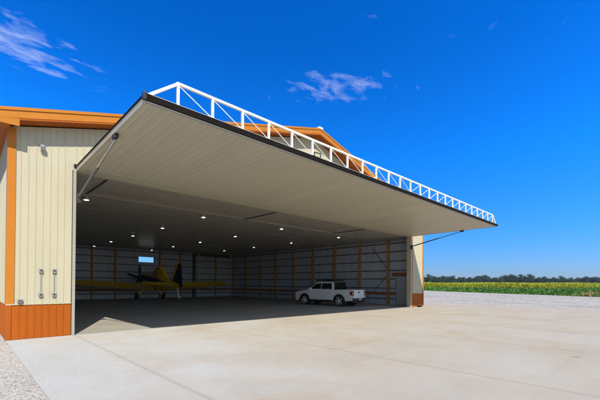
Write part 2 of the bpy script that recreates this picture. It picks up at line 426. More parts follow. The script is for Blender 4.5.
# ceiling
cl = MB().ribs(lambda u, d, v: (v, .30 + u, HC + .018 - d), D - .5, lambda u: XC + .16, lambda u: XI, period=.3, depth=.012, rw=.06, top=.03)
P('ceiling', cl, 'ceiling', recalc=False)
P('ceiling_trim', MB().box(.6, W, 3.47, 3.51, HC - .03, HC + .004), 'ceiling')
for x in (1.1, 9.3, 17.3): P('ceiling_channel', MB().box(x - .018, x + .018, .6, 3.5, HC - .035, HC + .003), 'blackmetal')
# header and jambs
hd = MB().box(JL - .02, W + .28, -.02, .30, H + .02, H + .318).box(JL, W + .26, -.055, -.021, H + .015, H + .08)
P('door_header', hd, 'cream')
P('hinge_strip', MB().box(0, W, -.075, -.056, H + .005, H + .05), 'cream')
P('door_jamb', MB().box(JL, 0, -.07, .30, .004, H + .018), 'white_trim', bevel=.008)
P('door_jamb', MB().box(W, W + .12, -.07, .30, .004, H + .018), 'cream', bevel=.008)
P('jamb_trim', MB().box(W + .121, W + .28, -.05, .30, .004, H + .018), 'copper')
# roof
rf = MB()
y0, y1 = -OV, D + .5
for sx in (-1, 1):
    xe = XC - OE if sx < 0 else XE + OE
    poly = [(xe, ZE - .03), (XM, ZP - .03), (XM, ZP + .06), (xe, ZE + .06)]
    rf.prism(poly, lambda u, v, t: (u, t, v), y0 - .03, y1)
roof = P('roof', rf, 'copper_trim')
def rake(yf, s):       # fascia boards along the gable edge: a tall board with a thin lip under it
    for sx in (-1, 1):
        f1 = MB(); f2 = MB()
        xe = XC - OE if sx < 0 else XE + OE
        f1.prism([(xe, ZE - .25), (XM, ZP - .25), (XM, ZP - .033), (xe, ZE - .033)], lambda u, v, t: (u, t, v), yf, yf + s * .03)
        f2.prism([(xe, ZE - .305), (XM, ZP - .305), (XM, ZP - .253), (xe, ZE - .253)], lambda u, v, t: (u, t, v), yf + s * .012, yf + s * .06)
        P('fascia', f1, 'copper_trim'); P('fascia_lip', f2, 'copper')
rake(-OV, 1); rake(D + .5, -1)
so = MB()
for sx in (-1, 1):     # ribbed soffit under the front overhang, boxed soffit at the eaves
    xe = XC - OE if sx < 0 else XE + OE
    so.ribs(lambda u, d, v, xe=xe, sx=sx: (xe - sx * u, v, ZE - .265 + SL * u + d * .6), abs(XM - xe), lambda u: -OV + .06, lambda u: 0, period=.16, rw=.03, top=.015, depth=.012)
P('soffit', so, 'copper', recalc=False)
for xa, xb, lab in ((XC - OE, XC - .003, 0), (XE + .003, XE + OE, 0)):
    es = MB().box(xa + .03, xb, -OV + .06, D + .45, ZE - .29, ZE - .27)
    P('eave_soffit', es, 'copper')
    xf = xa if xa < 0 else xb - .03
    P('eave_fascia', MB().box(xf, xf + .03, -OV + .03, D + .5, ZE - .30, ZE - .03), 'copper_trim')
P('eave_return', MB().prism([(XC - OE - .002, ZE - .31), (XC + .19, ZE - .31), (XC + .19, roof_z(XC + .19) - .26), (XC - OE - .002, ZE - .25)], lambda u, v, t: (u, t, v), -OV + .002, -OV + .018 ), 'copper_trim')
P('ridge_cap', MB().box(XM - .16, XM + .16, -OV - .06, -OV + .25, ZP + .0, ZP + .12), 'white_steel', bevel=.03)

# interior framing
PY = [3.05 * k for k in range(1, 9)] + [27.3]
for y in PY: P('post', MB().box(XI - .20, XI - .021, y - .085, y + .085, .002, HC - .002), 'wood', bevel=.006)
for y in PY: P('post', MB().box(XC + .181, XC + .36, y - .085, y + .085, .002, HC - .002), 'wood', bevel=.006)
for x in (1.4, 4.3, 7.15, 9.4, 14.3, 16.8, 21.8): P('back_post', MB().box(x - .085, x + .085, D - .40, D - .221, .002, HC - .002), 'wood', bevel=.006)
for z in (.52, 1.43, 2.25, 2.97, 3.79, 4.61, 5.34):
    P('girt', MB().box(XI - .062, XI - .019, 2.4 if z < 2.5 else .31, D - .23, z - .045, z + .045), 'girt')
    P('girt', MB().box(XC + .179, XC + .222, .31, D - .23, z - .045, z + .045), 'girt')
    if WZ0 - .1 < z < WZ1 + .1:
        P('girt', MB().box(XC + .24, WX0 - .06, D - .262, D - .219, z - .045, z + .045), 'girt')
        P('girt', MB().box(WX1 + .06, XI - .08, D - .262, D - .219, z - .045, z + .045), 'girt')
    else: P('girt', MB().box(XC + .24, XI - .08, D - .262, D - .219, z - .045, z + .045), 'girt')
P('splash_board', MB().box(XI - .07, XI - .019, 2.4, D - .23, .85, 1.08), 'board')
P('splash_board', MB().box(XC + .24, XI - .08, D - .27, D - .219, .85, 1.08), 'board')
P('back_beam', MB().box(18.45, XI - .3, D - .46, D - .275, 5.22, HC - .003), 'girt')
P('back_column', MB().box(18.45, 18.85, D - .46, D - .275, .003, 5.218), 'girt')
P('brace', MB().bar((XI - .09, 3.2, 3.15), (XI - .09, 4.7, 5.0), .03, .055), 'girt')
P('brace', MB().bar((XI - .09, 3.2, 2.55), (XI - .09, 4.7, .95), .03, .055), 'girt')
# walk door in the right wall
wd = P('walk_door', MB().box(XI - .09, XI - .02, 1.36, 2.26, .01, 2.38), 'door_panel', bevel=.01)
P('door_frame', MB().box(XI - .12, XI - .02, 2.262, 2.34, .01, 2.44).box(XI - .12, XI - .02, 1.27, 1.358, .01, 2.44), 'white_trim', wd)
P('door_handle', MB().tube((XI - .16, 2.14, 1.02), (XI - .09, 2.14, 1.02), .02).tube((XI - .155, 2.14, 1.02), (XI - .155, 2.0, 1.02), .012), 'steel', wd)
P('door_board', MB().box(XI - .14, XI - .019, .9, 2.7, 2.46, 2.76), 'board')

# the big one-piece door, swung up
dr = MB()
def dpt(x, y, o): return (x, y, door_z(y) + o)
dr.ribs(lambda u, d, v: dpt(.03 + u, -.10 - v, 0.0 + .012 - d), W - .06, lambda u: 0, lambda u: DL - .16, period=.229, depth=.011, rw=.08, top=.03)
ddoor = P('hangar_door', dr, 'door_cream', recalc=False)
P('door_frame', MB().prism([(-.08, door_z(-.08) - .005), (-DL + .03, door_z(-DL) - .005), (-DL + .03, door_z(-DL) + DT), (-.08, door_z(-.08) + DT)], lambda u, v, t: (t, u, v), 0, .028), 'cream', ddoor)
P('door_frame', MB().prism([(-.08, door_z(-.08) - .005), (-DL + .03, door_z(-DL) - .005), (-DL + .03, door_z(-DL) + DT), (-.08, door_z(-.08) + DT)], lambda u, v, t: (t, u, v), W - .028, W), 'cream', ddoor)
P('outer_sheet', MB().ribs(lambda u, d, v: dpt(.03 + u, -.10 - v, DT + d), W - .06, lambda u: 0, lambda u: DL - .14, period=.229, depth=.016, rw=.06), 'cream', ddoor, recalc=False)
P('bottom_rail', MB().box(.03, W - .03, -DL + .005, -DL + .09, door_z(-DL) - .012, door_z(-DL) + .006), 'white_trim', ddoor)
P('bottom_seal', MB().box(-.01, W + .01, -DL - .02, -DL + .004, door_z(-DL) + .015, door_z(-DL) + .155), 'black_rubber', ddoor)
P('edge_seal', MB().bar((-.008, -.2, door_z(-.2) + DT + .015), (-.008, -DL, door_z(-DL) + DT + .015), .03, .03), 'black_rubber', ddoor)
P('edge_seal', MB().bar((W + .008, -.2, door_z(-.2) + DT + .015), (W + .008, -DL, door_z(-DL) + DT + .015), .03, .03), 'black_rubber', ddoor)
P('door_rib_line', MB().box(.05, W - .05, -.34, -.30, door_z(-.3) - .02, door_z(-.3) - .002), 'cream', ddoor)
zt, zb, yt = 6.27, door_z(-DL) + .15, -DL + .06
TX = [.73 + .875 * k for k in range(25)]
P('truss_chord', MB().bar((TX[0] - .035, yt, zt), (TX[-1] + .035, yt, zt), .062, .062), 'white_steel', ddoor, bevel=.008)
P('truss_chord', MB().bar((.05, yt, zb + .01), (W - .05, yt, zb + .01), .07, .05), 'white_steel', ddoor)
P('truss_end_strut', MB().bar((.08, yt, zb + .02), (TX[0] - .01, yt, zt - .01), .06, .06, up=(0, 1, 0)), 'white_steel', ddoor)
P('truss_end_strut', MB().bar((W - .08, yt, zb + .02), (TX[-1] + .01, yt, zt - .01), .06, .06, up=(0, 1, 0)), 'white_steel', ddoor)
for x in TX: P('truss_post', MB().bar((x, yt, zb + .02), (x, yt, zt - .03), .058, .058), 'white_steel', ddoor, bevel=.006)
for k in range(24):
    a, b = TX[k], TX[k + 1]
    if k < 12: p0, p1 = (a + .03, yt, zt - .04), (b - .03, yt, zb + .04)
    else: p0, p1 = (a + .03, yt, zb + .04), (b - .03, yt, zt - .04)
    P('truss_rod', MB().tube(p0, p1, .011, n=6), 'white_steel', ddoor)
P('lock_bracket', MB().tube((5.08, -DL - .05, zb), (5.08, -DL - .05, zb + .10), .018, n=8).tube((5.08, -DL - .05, zb + .10), (5.36, -DL - .05, zb + .12), .018, n=8).tube((5.36, -DL - .05, zb + .12), (5.36, -DL - .05, zb), .018, n=8), 'blackmetal', ddoor)
for x in (-.03, W + .03):
    P('corner_pin', MB().box(x - .035, x + .035, -DL - .03, -DL + .05, zb - .13, zb + .0).tube((x, -DL, zb), (x, -DL, zb + .07), .014, n=8), 'blackmetal', ddoor)
    P('hinge_knuckle', MB().tube((x - .05, -.10, H + .16), (x + .05, -.10, H + .16), .055, n=10), 'blackmetal')
for x, z0 in ((.06, 4.62), (W - .06, 4.72)):
    a = Vector((x, -.14, z0)); b = Vector((x + (.03 if x < 1 else -.03), -3.95, door_z(-3.95) - .06)); mid = a.lerp(b, .56)
    cy = P('hydraulic_cylinder', MB().tube(a, mid, .043, n=14).tube(mid - (b - a).normalized() * .09, mid, .052, n=14), 'steel', smooth=True)
    P('piston_rod', MB().tube(mid, b, .027, n=12), 'chrome' if x < 1 else 'steel', cy, smooth=True)
    P('cylinder_mount', MB().box(x - .055, x + .055, -.22, -.071, z0 - .22, z0 + .1), 'blackmetal', cy, bevel=.01)
    P('door_lug', MB().box(x - .05, x + .05, -4.07, -3.83, door_z(-3.95) - .10, door_z(-3.95) + .004), 'blackmetal', cy, bevel=.01)

# ------------------------------------------------------------------ things on the front wall
def conduit(x, label):
    t = thing('wall_conduit', label, 'conduit', (x, -.02, 1.37), group='conduits on the left pier')
    MB().tube((0, -.03, .04), (0, -.03, .72), .011, n=8).build('pipe', M['galv'], t, smooth=True)
    for z in (0, .76):
        MB().box(-.05, .05, -.075, .0, z - .07, z + .07).build('box', M['galv'], t, bevel=.012)
        MB().lathe((0, -.075, z), (0, -1, 0), [(0, .032), (.012, .03), (.016, .018)], 12).build('cover', M['blackmetal'], t)
    return t
conduit(-.93, 'grey conduit between two boxes on the left pier, the one farther from the opening')
conduit(-.58, 'grey conduit between two boxes on the left pier, the one nearer the opening')
t = thing('wall_light', 'small grey floodlight high on the cream pier under the soffit', 'light', (-.93, -.02, 6.0))
MB().box(-.055, .055, -.05, .0, .0, .12).build('bracket', M['galv'], t, bevel=.01)
MB().prism([(-.05, -.02), (-.16, -.07), (-.16, .05), (-.05, .07)], lambda u, v, tt: (tt, u, v), -.07, .07).build('lamp_head', M['galv'], t, bevel=.008)
MB().quad((-.06, -.162, -.055), (.06, -.162, -.055), (.06, -.162, .04), (-.06, -.162, .04)).build('lens', M['steel'], t)
t = thing('outlet_box', 'small grey outlet box just above the orange wainscot near the building corner', 'outlet', (-1.44, -.047, 1.10))
MB().box(-.06, .06, -.06, .03, -.0, .14).build('box', M['galv'], t, bevel=.012)
MB().box(-.052, .052, -.078, -.062, .012, .128).build('cover', M['steel'], t, bevel=.01)
t = thing('door_stop', 'black rubber door stop block on the concrete at the foot of the right pier', 'door stop', (23.35, -.32, 0))
MB().prism([(-.22, .002), (.22, .002), (.16, .12), (-.12, .12)], lambda u, v, tt: (u, tt, v), -.12, .12).build('block', M['black_rubber'], t, bevel=.015)
MB().tube((.0, 0, .12), (.0, 0, .16), .03, n=10).build('bolt', M['galv'], t)

# ------------------------------------------------------------------ ceiling lights
cols = [1.25, 7.0, 12.8, 18.8]; rows = [4.2, 9.75, 15.4, 21.0, 26.6]
rown = ['first row back from the opening', 'second row back from the opening', 'third row back from the opening', 'fourth row back from the opening', 'last row by the back wall']
coln = ['left end', 'second from the left', 'third from the left', 'right end']
seen = {(0, 0), (1, 0), (2, 0), (3, 0), (1, 1), (2, 1), (3, 1), (1, 2), (2, 2), (3, 2), (1, 3), (2, 3), (3, 3), (1, 4), (2, 4)}
proto = None
for j, y in enumerate(rows):
    for i, x in enumerate(cols):
        if (i, j) not in seen: continue
        if proto is None:
            t = proto = thing('ceiling_light', '', 'light', (x, y, HC), group='ceiling lights')
            MB().lathe((0, 0, 0), (0, 0, -1), [(0, .06), (.03, .065), (.05, .08), (.09, .125), (.115, .14), (.12, .13)], 20).build('housing', M['lampwhite'], t, smooth=True)
            MB().lathe((0, 0, -.121), (0, 0, -1), [(0, .10), (.010, .09), (.014, .05)], 20).build('diffuser', M['diffuser'], t, smooth=True)
        else:
            t = copy_tree(proto); t.location = (x, y, HC)
        t['label'] = f'round white ceiling light, {coln[i]} in the {rown[j]}'

# pipes on the back wall
for x, z0, lab in ((19.28, .3, 'thin white pipe on the back wall behind the tail of the airplane'), (24.02, .05, 'thin white pipe standing in the back right corner')):
    t = thing('wall_pipe', lab, 'pipe', (x, D - .46, 0), group='white pipes at the back wall')
    MB().tube((0, 0, z0), (0, 0, HC - .02), .045, n=10).build('pipe', M['white_steel'], t, smooth=True)
    for z in (.9, 2.6, 4.3): MB().box(-.06, .06, -.05, .24, z - .025, z + .025).build('pipe_clamp', M['galv'], t)

# ------------------------------------------------------------------ crop duster airplane (nose towards the back wall)
pl = thing('airplane', 'yellow and navy low wing crop duster airplane parked tail first inside the hangar', 'airplane', (11.9, 17.45, 0))
def ell(y, zc, hw, hh, n=20, pw=2.4, slope=.11):
    r = []
    for k in range(n):
        t = 2 * math.pi * k / n; c, s_ = math.cos(t), math.sin(t)
        x = hw * math.copysign(abs(c) ** (2 / pw), c); z = hh * math.copysign(abs(s_) ** (2 / pw), s_)
        r.append((x, y - z * slope, zc + z))
    return r
ST = [(.05, 1.50, .05, .18), (.5, 1.50, .12, .25), (1.4, 1.55, .24, .34), (2.6, 1.63, .36, .44), (3.8, 1.74, .46, .55), (4.8, 1.85, .52, .66),
      (6.0, 1.98, .56, .74), (7.2, 2.09, .54, .72), (8.2, 2.17, .48, .58), (9.0, 2.22, .42, .47), (9.8, 2.27, .33, .36), (10.05, 2.285, .22, .24)]
fus = MB().loft([ell(*s_) for s_ in ST]).build('fuselage', M['yellow'], pl, smooth=True)
st2 = MB()     # navy flash along each side, a few millimetres proud
for sx in (-1, 1):
    up, dn = [], []
    for y, zc, hw, hh in ST[1:-1]:
        for arr, fz in ((up, .62), (dn, -.1)):
            z = hh * fz; x = hw * (1 - abs(fz) ** 2.4) ** (1 / 2.4) + .004
            arr.append(Vector((sx * x, y - z * .11, zc + z)))
    mids = [Vector((sx * (s_[2] + .006), s_[0] - s_[3] * .26 * .11, s_[1] + s_[3] * .26)) for s_ in ST[1:-1]]
    for a, b in ((dn, mids), (mids, up)):
        for k in range(len(a) - 1): st2.quad(a[k], a[k + 1], b[k + 1], b[k])
st2.build('side_stripe', M['navy'], fus, recalc=False, smooth=True)
MB().loft([ell(y, zc + .004, hw + .012, hh + .012) for y, zc, hw, hh in ((7.9, 2.15, .50, .62), (8.4, 2.19, .47, .55), (9.0, 2.22, .43, .48), (9.82, 2.27, .34, .37))], cap=False).build('engine_cowl', M['navy'], pl, smooth=True)
# turtledeck behind the cockpit: yellow hump, peak at the canopy's rear edge
def hump(y, zb_, w, zt_): return [(-w, y, zb_), (-w * .9, y, zb_ + (zt_ - zb_) * .45), (-w * .45, y, zt_ - .05), (0, y, zt_), (w * .45, y, zt_ - .05), (w * .9, y, zb_ + (zt_ - zb_) * .45), (w, y, zb_)]
MB().loft([hump(2.3, 1.80, .18, 2.06), hump(3.0, 1.9, .30, 2.55), hump(3.7, 2.0, .38, 3.05), hump(4.2, 2.1, .42, 3.42), hump(4.3, 2.1, .42, 3.42)], close=True).build('turtledeck', M['yellow'], pl, smooth=True)
can = MB().loft([hump(4.31, 2.1, .43, 3.42), hump(4.9, 2.2, .45, 3.44), hump(5.4, 2.35, .42, 3.25), hump(6.0, 2.55, .36, 2.72)]).build('canopy', M['darkglass'], pl, smooth=True)
fm = MB()
for y, zt_, w in ((4.6, 3.44, .45), (5.4, 3.26, .43)):
    q = hump(y, 2.25, w + .01, zt_ + .012)
    for k in range(6): fm.bar(q[k], q[k + 1], .05, .02, up=(0, 1, 0))
fm.build('canopy_frame', M['yellow'], can)
def foil(x, y0, y1, z, th):       # y0 trailing edge, y1 leading edge
    c = y1 - y0; prof = [(0, 0), (.25, .30), (.5, .72), (.72, 1), (.9, .75), (1, .05), (.9, -.45), (.7, -.5), (.4, -.35)]
    return [(x, y0 + c * u, z + th * .5 * v + c * (u - .45) * INC) for u, v in prof]
INC = .26
for sx in (-1, 1):
    w = MB().loft([foil(sx * .45, 4.75, 7.05, 1.30, .40), foil(sx * 3.2, 4.78, 6.95, 1.47, .36), foil(sx * 7.6, 4.85, 6.7, 1.74, .24), foil(sx * 8.3, 4.95, 6.55, 1.79, .16), foil(sx * 8.5, 5.15, 6.35, 1.80, .06)]).build('wing', M['yellow'], pl, smooth=True)
    MB().loft([foil(sx * .8, 4.22, 4.74, 1.20, .07), foil(sx * 4.2, 4.28, 4.80, 1.42, .07)]).build('flap', M['yellow'], w, smooth=True)
    MB().loft([foil(sx * 4.3, 4.30, 4.80, 1.50, .06), foil(sx * 7.6, 4.45, 4.86, 1.72, .05)]).build('aileron', M['yellow'], w, smooth=True)
    b = MB().tube((sx * .7, 4.15, 1.02), (sx * 6.8, 4.25, 1.36), .025, n=8)
    for k in range(22): b.tube((sx * (.9 + k * .26), 4.15, 1.03 + k * .0145), (sx * (.9 + k * .26), 4.12, .95 + k * .0145), .012, n=6)
    for k in range(4): b.tube((sx * (1.2 + k * 1.6), 4.18, 1.05 + k * .088), (sx * (1.2 + k * 1.6), 4.75, 1.32 + k * .09), .015, n=6)
    b.build('spray_boom', M['galv'], w)
    MB().loft([foil(sx * .10, .45, 1.75, 1.66, .10), foil(sx * 2.9, .62, 1.5, 1.70, .07), foil(sx * 3.1, .8, 1.35, 1.70, .03)]).build('tailplane', M['yellow'], pl, smooth=True)
    MB().loft([foil(sx * .12, -.02, .43, 1.655, .07), foil(sx * 2.95, .15, .60, 1.70, .05)]).build('elevator', M['yellow'], pl, smooth=True)
    MB().tube((sx * .12, .9, 2.5), (sx * 1.9, 1.1, 1.73), .02, n=8).tube((sx * .15, 1.2, 1.35), (sx * 1.7, 1.1, 1.68), .025, n=8).build('tail_brace', M['galv'], pl)
    # main gear: spring leg and wheel
    MB().bar((sx * .4, 7.0, 1.45), (sx * 1.35, 7.05, .42), .18, .06, up=(0, 1, 0)).build('gear_leg', M['yellow'], pl, bevel=.01)
    wh = MB().lathe((sx * 1.40, 7.05, .38), (1, 0, 0), [(-.14, .20), (-.14, .30), (-.10, .37), (0, .38), (.10, .37), (.14, .30), (.14, .20)], 28).build('main_wheel', M['tyre'], pl, smooth=True)
    MB().lathe((sx * 1.40, 7.05, .38), (1, 0, 0), [(-.145, .06), (-.11, .21), (.11, .21), (.145, .06)], 20).build('rim', M['alloy'], wh, smooth=True)
# fin and rudder
fin = [(.62, 1.60), (2.35, 1.86), (1.75, 2.25), (.78, 3.66), (.46, 3.74), (.40, 3.66)]
MB().prism(fin, lambda u, v, t: (t, u, v), -.05, .05).build('fin', M['yellow'], pl, bevel=.03)
MB().prism([(-.42, 1.30), (.61, 1.42), (1.55, 1.98), (.45, 3.30), (.40, 3.50), (-.02, 3.62), (-.14, 3.4), (-.44, 1.9)], lambda u, v, t: (t, u, v), -.056, .056).build('rudder', M['navy'], pl, bevel=.03)
tw = MB().lathe((0, 0, .14), (1, 0, 0), [(-.06, .07), (-.06, .11), (-.03, .14), (.03, .14), (.06, .11), (.06, .07)], 24).build('tail_wheel', M['tyre'], pl, smooth=True)
MB().lathe((0, 0, .14), (1, 0, 0), [(-.065, .02), (-.05, .075), (.05, .075), (.065, .02)], 16).build('rim', M['alloy'], tw, smooth=True)
MB().bar((-.09, 0, .13), (-.09, .10, .45), .03, .06).bar((.09, 0, .13), (.09, .10, .45), .03, .06).box(-.11, .11, .04, .16, .44, .50).bar((0, .12, .48), (0, .62, 1.32), .10, .05).build('tail_wheel_fork', M['lampwhite'], tw, bevel=.008)
sp = MB().lathe((0, 10.05, 2.285), (0, 1, .11), [(0, .24), (.12, .23), (.3, .16), (.42, .05), (.44, .01)], 24).build('propeller', M['blackmetal'], pl, smooth=True)
for k in range(5):
    a = k * 2 * math.pi / 5 + .3; d = Vector((math.cos(a), 0, math.sin(a))); c = Vector((0, 10.18, 2.30)); s_ = Vector((-math.sin(a), .5, math.cos(a))).normalized()
    rg = []
    for t, w_ in ((.18, .06), (.5, .11), (1.0, .13), (1.35, .10), (1.42, .05)):
        p = c + d * t; rg.append([p - s_ * w_, p + s_.cross(d) * .018, p + s_ * w_, p - s_.cross(d) * .018])
    MB().loft(rg).build('blade', M['blackmetal'], sp, smooth=True)
for sx in (-1, 1): MB().tube((sx * .38, 8.9, 2.35), (sx * .62, 8.1, 2.22), .10, .11, n=14).build('exhaust', M['blackmetal'], pl, smooth=True)
MB().tube((0, 5.0, 3.42), (0, 4.95, 3.75), .008, n=6).build('antenna', M['blackmetal'], pl)

# ------------------------------------------------------------------ pickup truck
tk = thing('pickup_truck', 'white crew cab pickup with dark roof rack parked inside beside the right wall', 'pickup truck', (19.55, 5.8, 0), .1)
tk.scale = (1.05, 1.1, 1.1)
FAX, RAX, WR = 1.66, -1.52, .38
def arch(c, r, z0, n=9):      # arch points rear to front going over the wheel
    return [(c + r * math.cos(math.pi - math.pi * k / n), max(z0, WR + r * math.sin(math.pi * k / n) - .0)) for k in range(n + 1)]
def side_outline():
    zb_ = .34
    pts = [(-2.60, zb_ + .1)] + arch(RAX, .47, zb_) + arch(FAX, .47, zb_) + [(2.58, zb_), (2.66, .55), (2.66, .82), (2.55, 1.00), (1.45, 1.16), (1.2, 1.19), (-1.05, 1.19), (-1.10, 1.19), (-2.60, 1.19)]
    return pts
ol = side_outline()
HWD = .985
body = MB()
cab = [p for p in ol]
# two flanks with thickness, joined by hood, floor, bulkheads
def tumble(u, v): return .045 * max(0, (v - .75) / .45) + (.06 * max(0, u - 2.2) / .46)
for sx in (-1, 1):
    i = len(body.v); n = len(cab)
    body.v += [Vector((sx * (HWD - tumble(u, v)), u, v)) for u, v in cab]
    body.v += [Vector((sx * (HWD - .10), u, v)) for u, v in cab]
    body.f.append(tuple(range(i, i + n))); body.f.append(tuple(range(i + n, i + 2 * n))[::-1])
    for k in range(n):
        k2 = (k + 1) % n; body.f.append((i + k, i + k2, i + n + k2, i + n + k))
xi = HWD - .101
for a, b in (((2.655, .55), (2.655, .82)), ((2.655, .82), (2.55, .995)), ((2.55, .995), (1.45, 1.155)), ((1.45, 1.155), (1.2, 1.185)), ((-1.06, 1.185), (-1.10, 1.185)), ((-1.10, 1.185), (-1.10, .62)), ((-1.10, .62), (-2.52, .62)), ((2.58, .345), (2.655, .55))):
    body.quad((-xi, a[0], a[1]), (xi, a[0], a[1]), (xi, b[0], b[1]), (-xi, b[0], b[1]))
bd = body.build('body', M['whitepaint'], tk, bevel=.015)
MB().box(-.86, .86, -2.55, 2.5, .30, .62).build('chassis', M['darktrim'], tk)
ag = [(-1.04, 1.19), (1.42, 1.17), (.62, 1.70), (.35, 1.755), (-.75, 1.755), (-.93, 1.72)]
def cabp(u, v, sx): return Vector((sx * (.935 - (v - 1.17) * .29), u, v))
gh = MB(); i = len(gh.v)
gh.v += [cabp(u, v, -1) for u, v in ag] + [cabp(u, v, 1) for u, v in ag]
n = len(ag)
gh.f = [tuple(range(n)), tuple(range(n, 2 * n))[::-1]] + [(k, (k + 1) % n, n + (k + 1) % n, n + k) for k in range(n)]
cabo = gh.build('cab', M['whitepaint'], tk, bevel=.04)
for sx in (-1, 1):
    def w3(pts, name):
        q = [cabp(u, v, sx) + Vector((sx * .004, 0, 0)) for u, v in pts]
        MB().loft([q, [p + Vector((sx * .006, 0, 0)) for p in q]]).build(name, M['darkglass'], cabo)
    w3([(-.86, 1.23), (.10, 1.23), (.10, 1.66), (-.76, 1.66)], 'rear_door_window')
    w3([(.16, 1.23), (1.20, 1.22), (.60, 1.63), (.16, 1.66)], 'front_door_window')
def across(name, a, b, wa, wb, off):
    MB().quad((-wa, a[0], a[1]), (wa, a[0], a[1]), (wb, b[0], b[1]), (-wb, b[0], b[1])).build(name, M['darkglass'], cabo)
across('windscreen', (1.385, 1.215), (.70, 1.67), .84, .70, 0)
across('rear_glass', (-1.052, 1.195), (-.952, 1.735), .90, .745, 0)
for sx in (-1, 1):
    for a, b in ((-.98, .12), (.13, 1.28)):       # doors: thin raised skins between shut lines
        d = MB().box(min(sx * (HWD - .03), sx * (HWD + .004)), max(sx * (HWD - .03), sx * (HWD + .004)), a if a > -.9 else -.92, b - .012, .46, 1.04).build('door', M['whitepaint'], tk, bevel=.012)
        MB().box(min(sx * HWD, sx * (HWD + .035)), max(sx * HWD, sx * (HWD + .035)), a + .12, a + .30, .93, .965).build('handle', M['whitepaint'], d, bevel=.008)
    MB().box(sx * .985 - .13, sx * .985 + .13, 1.02, 1.16, 1.16, 1.33).build('wing_mirror', M['whitepaint'], tk, bevel=.03)
    MB().box(sx * .93 - .06, sx * .93 + .06, -.93, 1.16, .31, .45).build('side_sill', M['darktrim'], tk, bevel=.02)
    tl = MB().box(sx * .86 - .115, sx * .86 + .118, -2.635, -2.42, .80, 1.10).build('tail_light', M['redlens'], tk, bevel=.025)
    MB().box(sx * .86 - .08, sx * .86 + .08, -2.642, -2.634, .90, .96).build('reverse_lens', M['plate'], tl)
    MB().box(sx * .74 - .19, sx * .74 + .17, 2.56, 2.672, .80, .93).build('headlight', M['clearglass'], tk, bevel=.02)
    for ax in (FAX, RAX):
        wh = MB().lathe((sx * .86, ax, WR), (1, 0, 0), [(-.10, .27), (-.125, .30), (-.12, .34), (-.09, .375), (0, .38), (.09, .375), (.12, .34), (.125, .30), (.10, .27)], 32).build('wheel', M['tyre'], tk, smooth=True)
        rim = MB().lathe((sx * .86, ax, WR), (1, 0, 0), [(-.12, .03), (-.11, .10), (-.06, .23), (-.122, .275), (.122, .275), (.06, .23), (.11, .10), (.12, .03)], 30)
        for k in range(5):
            a = k * 2 * math.pi / 5; rim.bar((sx * .965, ax + .05 * math.cos(a), WR + .05 * math.sin(a)), (sx * .965, ax + .26 * math.cos(a), WR + .26 * math.sin(a)), .085, .03, up=(1, 0, 0))
        rim.build('rim', M['alloy'], wh)
        fl = MB()      # dark wheel arch lip
        q = [(ax + .46 * math.cos(t), WR + .46 * math.sin(t)) for t in [math.pi * k / 14 for k in range(15)]]
        for k in range(14): fl.bar((sx * (HWD - .03), *q[k]), (sx * (HWD - .03), *q[k + 1]), .10, .10, up=(1, 0, 0))
        fl.build('wheel_arch', M['darktrim'], tk)
        MB().lathe((sx * .72, ax, WR), (1, 0, 0), [(-.02, .02), (-.02, .46), (.0, .46), (.0, .02)], 20).build('wheel_well', M['blackmetal'], tk)
tg = MB().box(-.735, .735, -2.60, -2.53, .60, 1.19).build('tailgate', M['whitepaint'], tk, bevel=.015)
MB().box(-.14, .14, -2.625, -2.60, .98, 1.06).build('handle', M['darktrim'], tg, bevel=.008)
MB().box(-.62, .62, -2.612, -2.598, .70, .90).build('pressed_panel', M['whitepaint'], tg, bevel=.01)
bp = MB().prism([(-.98, -2.42), (-.96, -2.60), (-.80, -2.70), (.80, -2.70), (.96, -2.60), (.98, -2.42)], lambda u, v, t: (u, v, t), .38, .60).build('rear_bumper', M['darktrim'], tk, bevel=.02)
MB().box(-.16, .16, -2.715, -2.70, .46, .58).build('number_plate', M['plate'], bp)
MB().box(-.93, .93, 2.50, 2.70, .36, .58).build('front_bumper', M['darktrim'], tk, bevel=.04)
MB().box(-.50, .50, 2.60, 2.685, .62, .82).build('grille', M['darktrim'], tk, bevel=.02)
for x in (-.4, .4): MB().box(x - .1, x + .1, -2.705, -2.699, .52, .56).build('bumper_reflector', M['redlens'], bp)
rk = MB()
for sx in (-1, 1): rk.tube((sx * .70, -.85, 1.86), (sx * .70, .70, 1.86), .04, n=8).tube((sx * .70, -.80, 1.95), (sx * .70, .62, 1.95), .035, n=8)
for y in (-.75, -.40, -.05, .30, .60):
    rk.bar((-.70, y, 1.87), (.70, y, 1.87), .09, .05)
    for sx in (-1, 1): rk.tube((sx * .70, y, 1.74), (sx * .70, y, 1.95), .018, n=6)
rk.bar((-.70, .70, 1.87), (.70, .70, 1.87), .05, .03).bar((-.70, .62, 1.95), (.70, .62, 1.95), .04, .04).bar((-.70, -.80, 1.95), (.70, -.80, 1.95), .04, .04)
rk.build('roof_rack', M['blackmetal'], tk)
MB().box(-.45, .35, -.45, .25, 1.885, 1.99).build('rack_load', M['darktrim'], tk, bevel=.03)

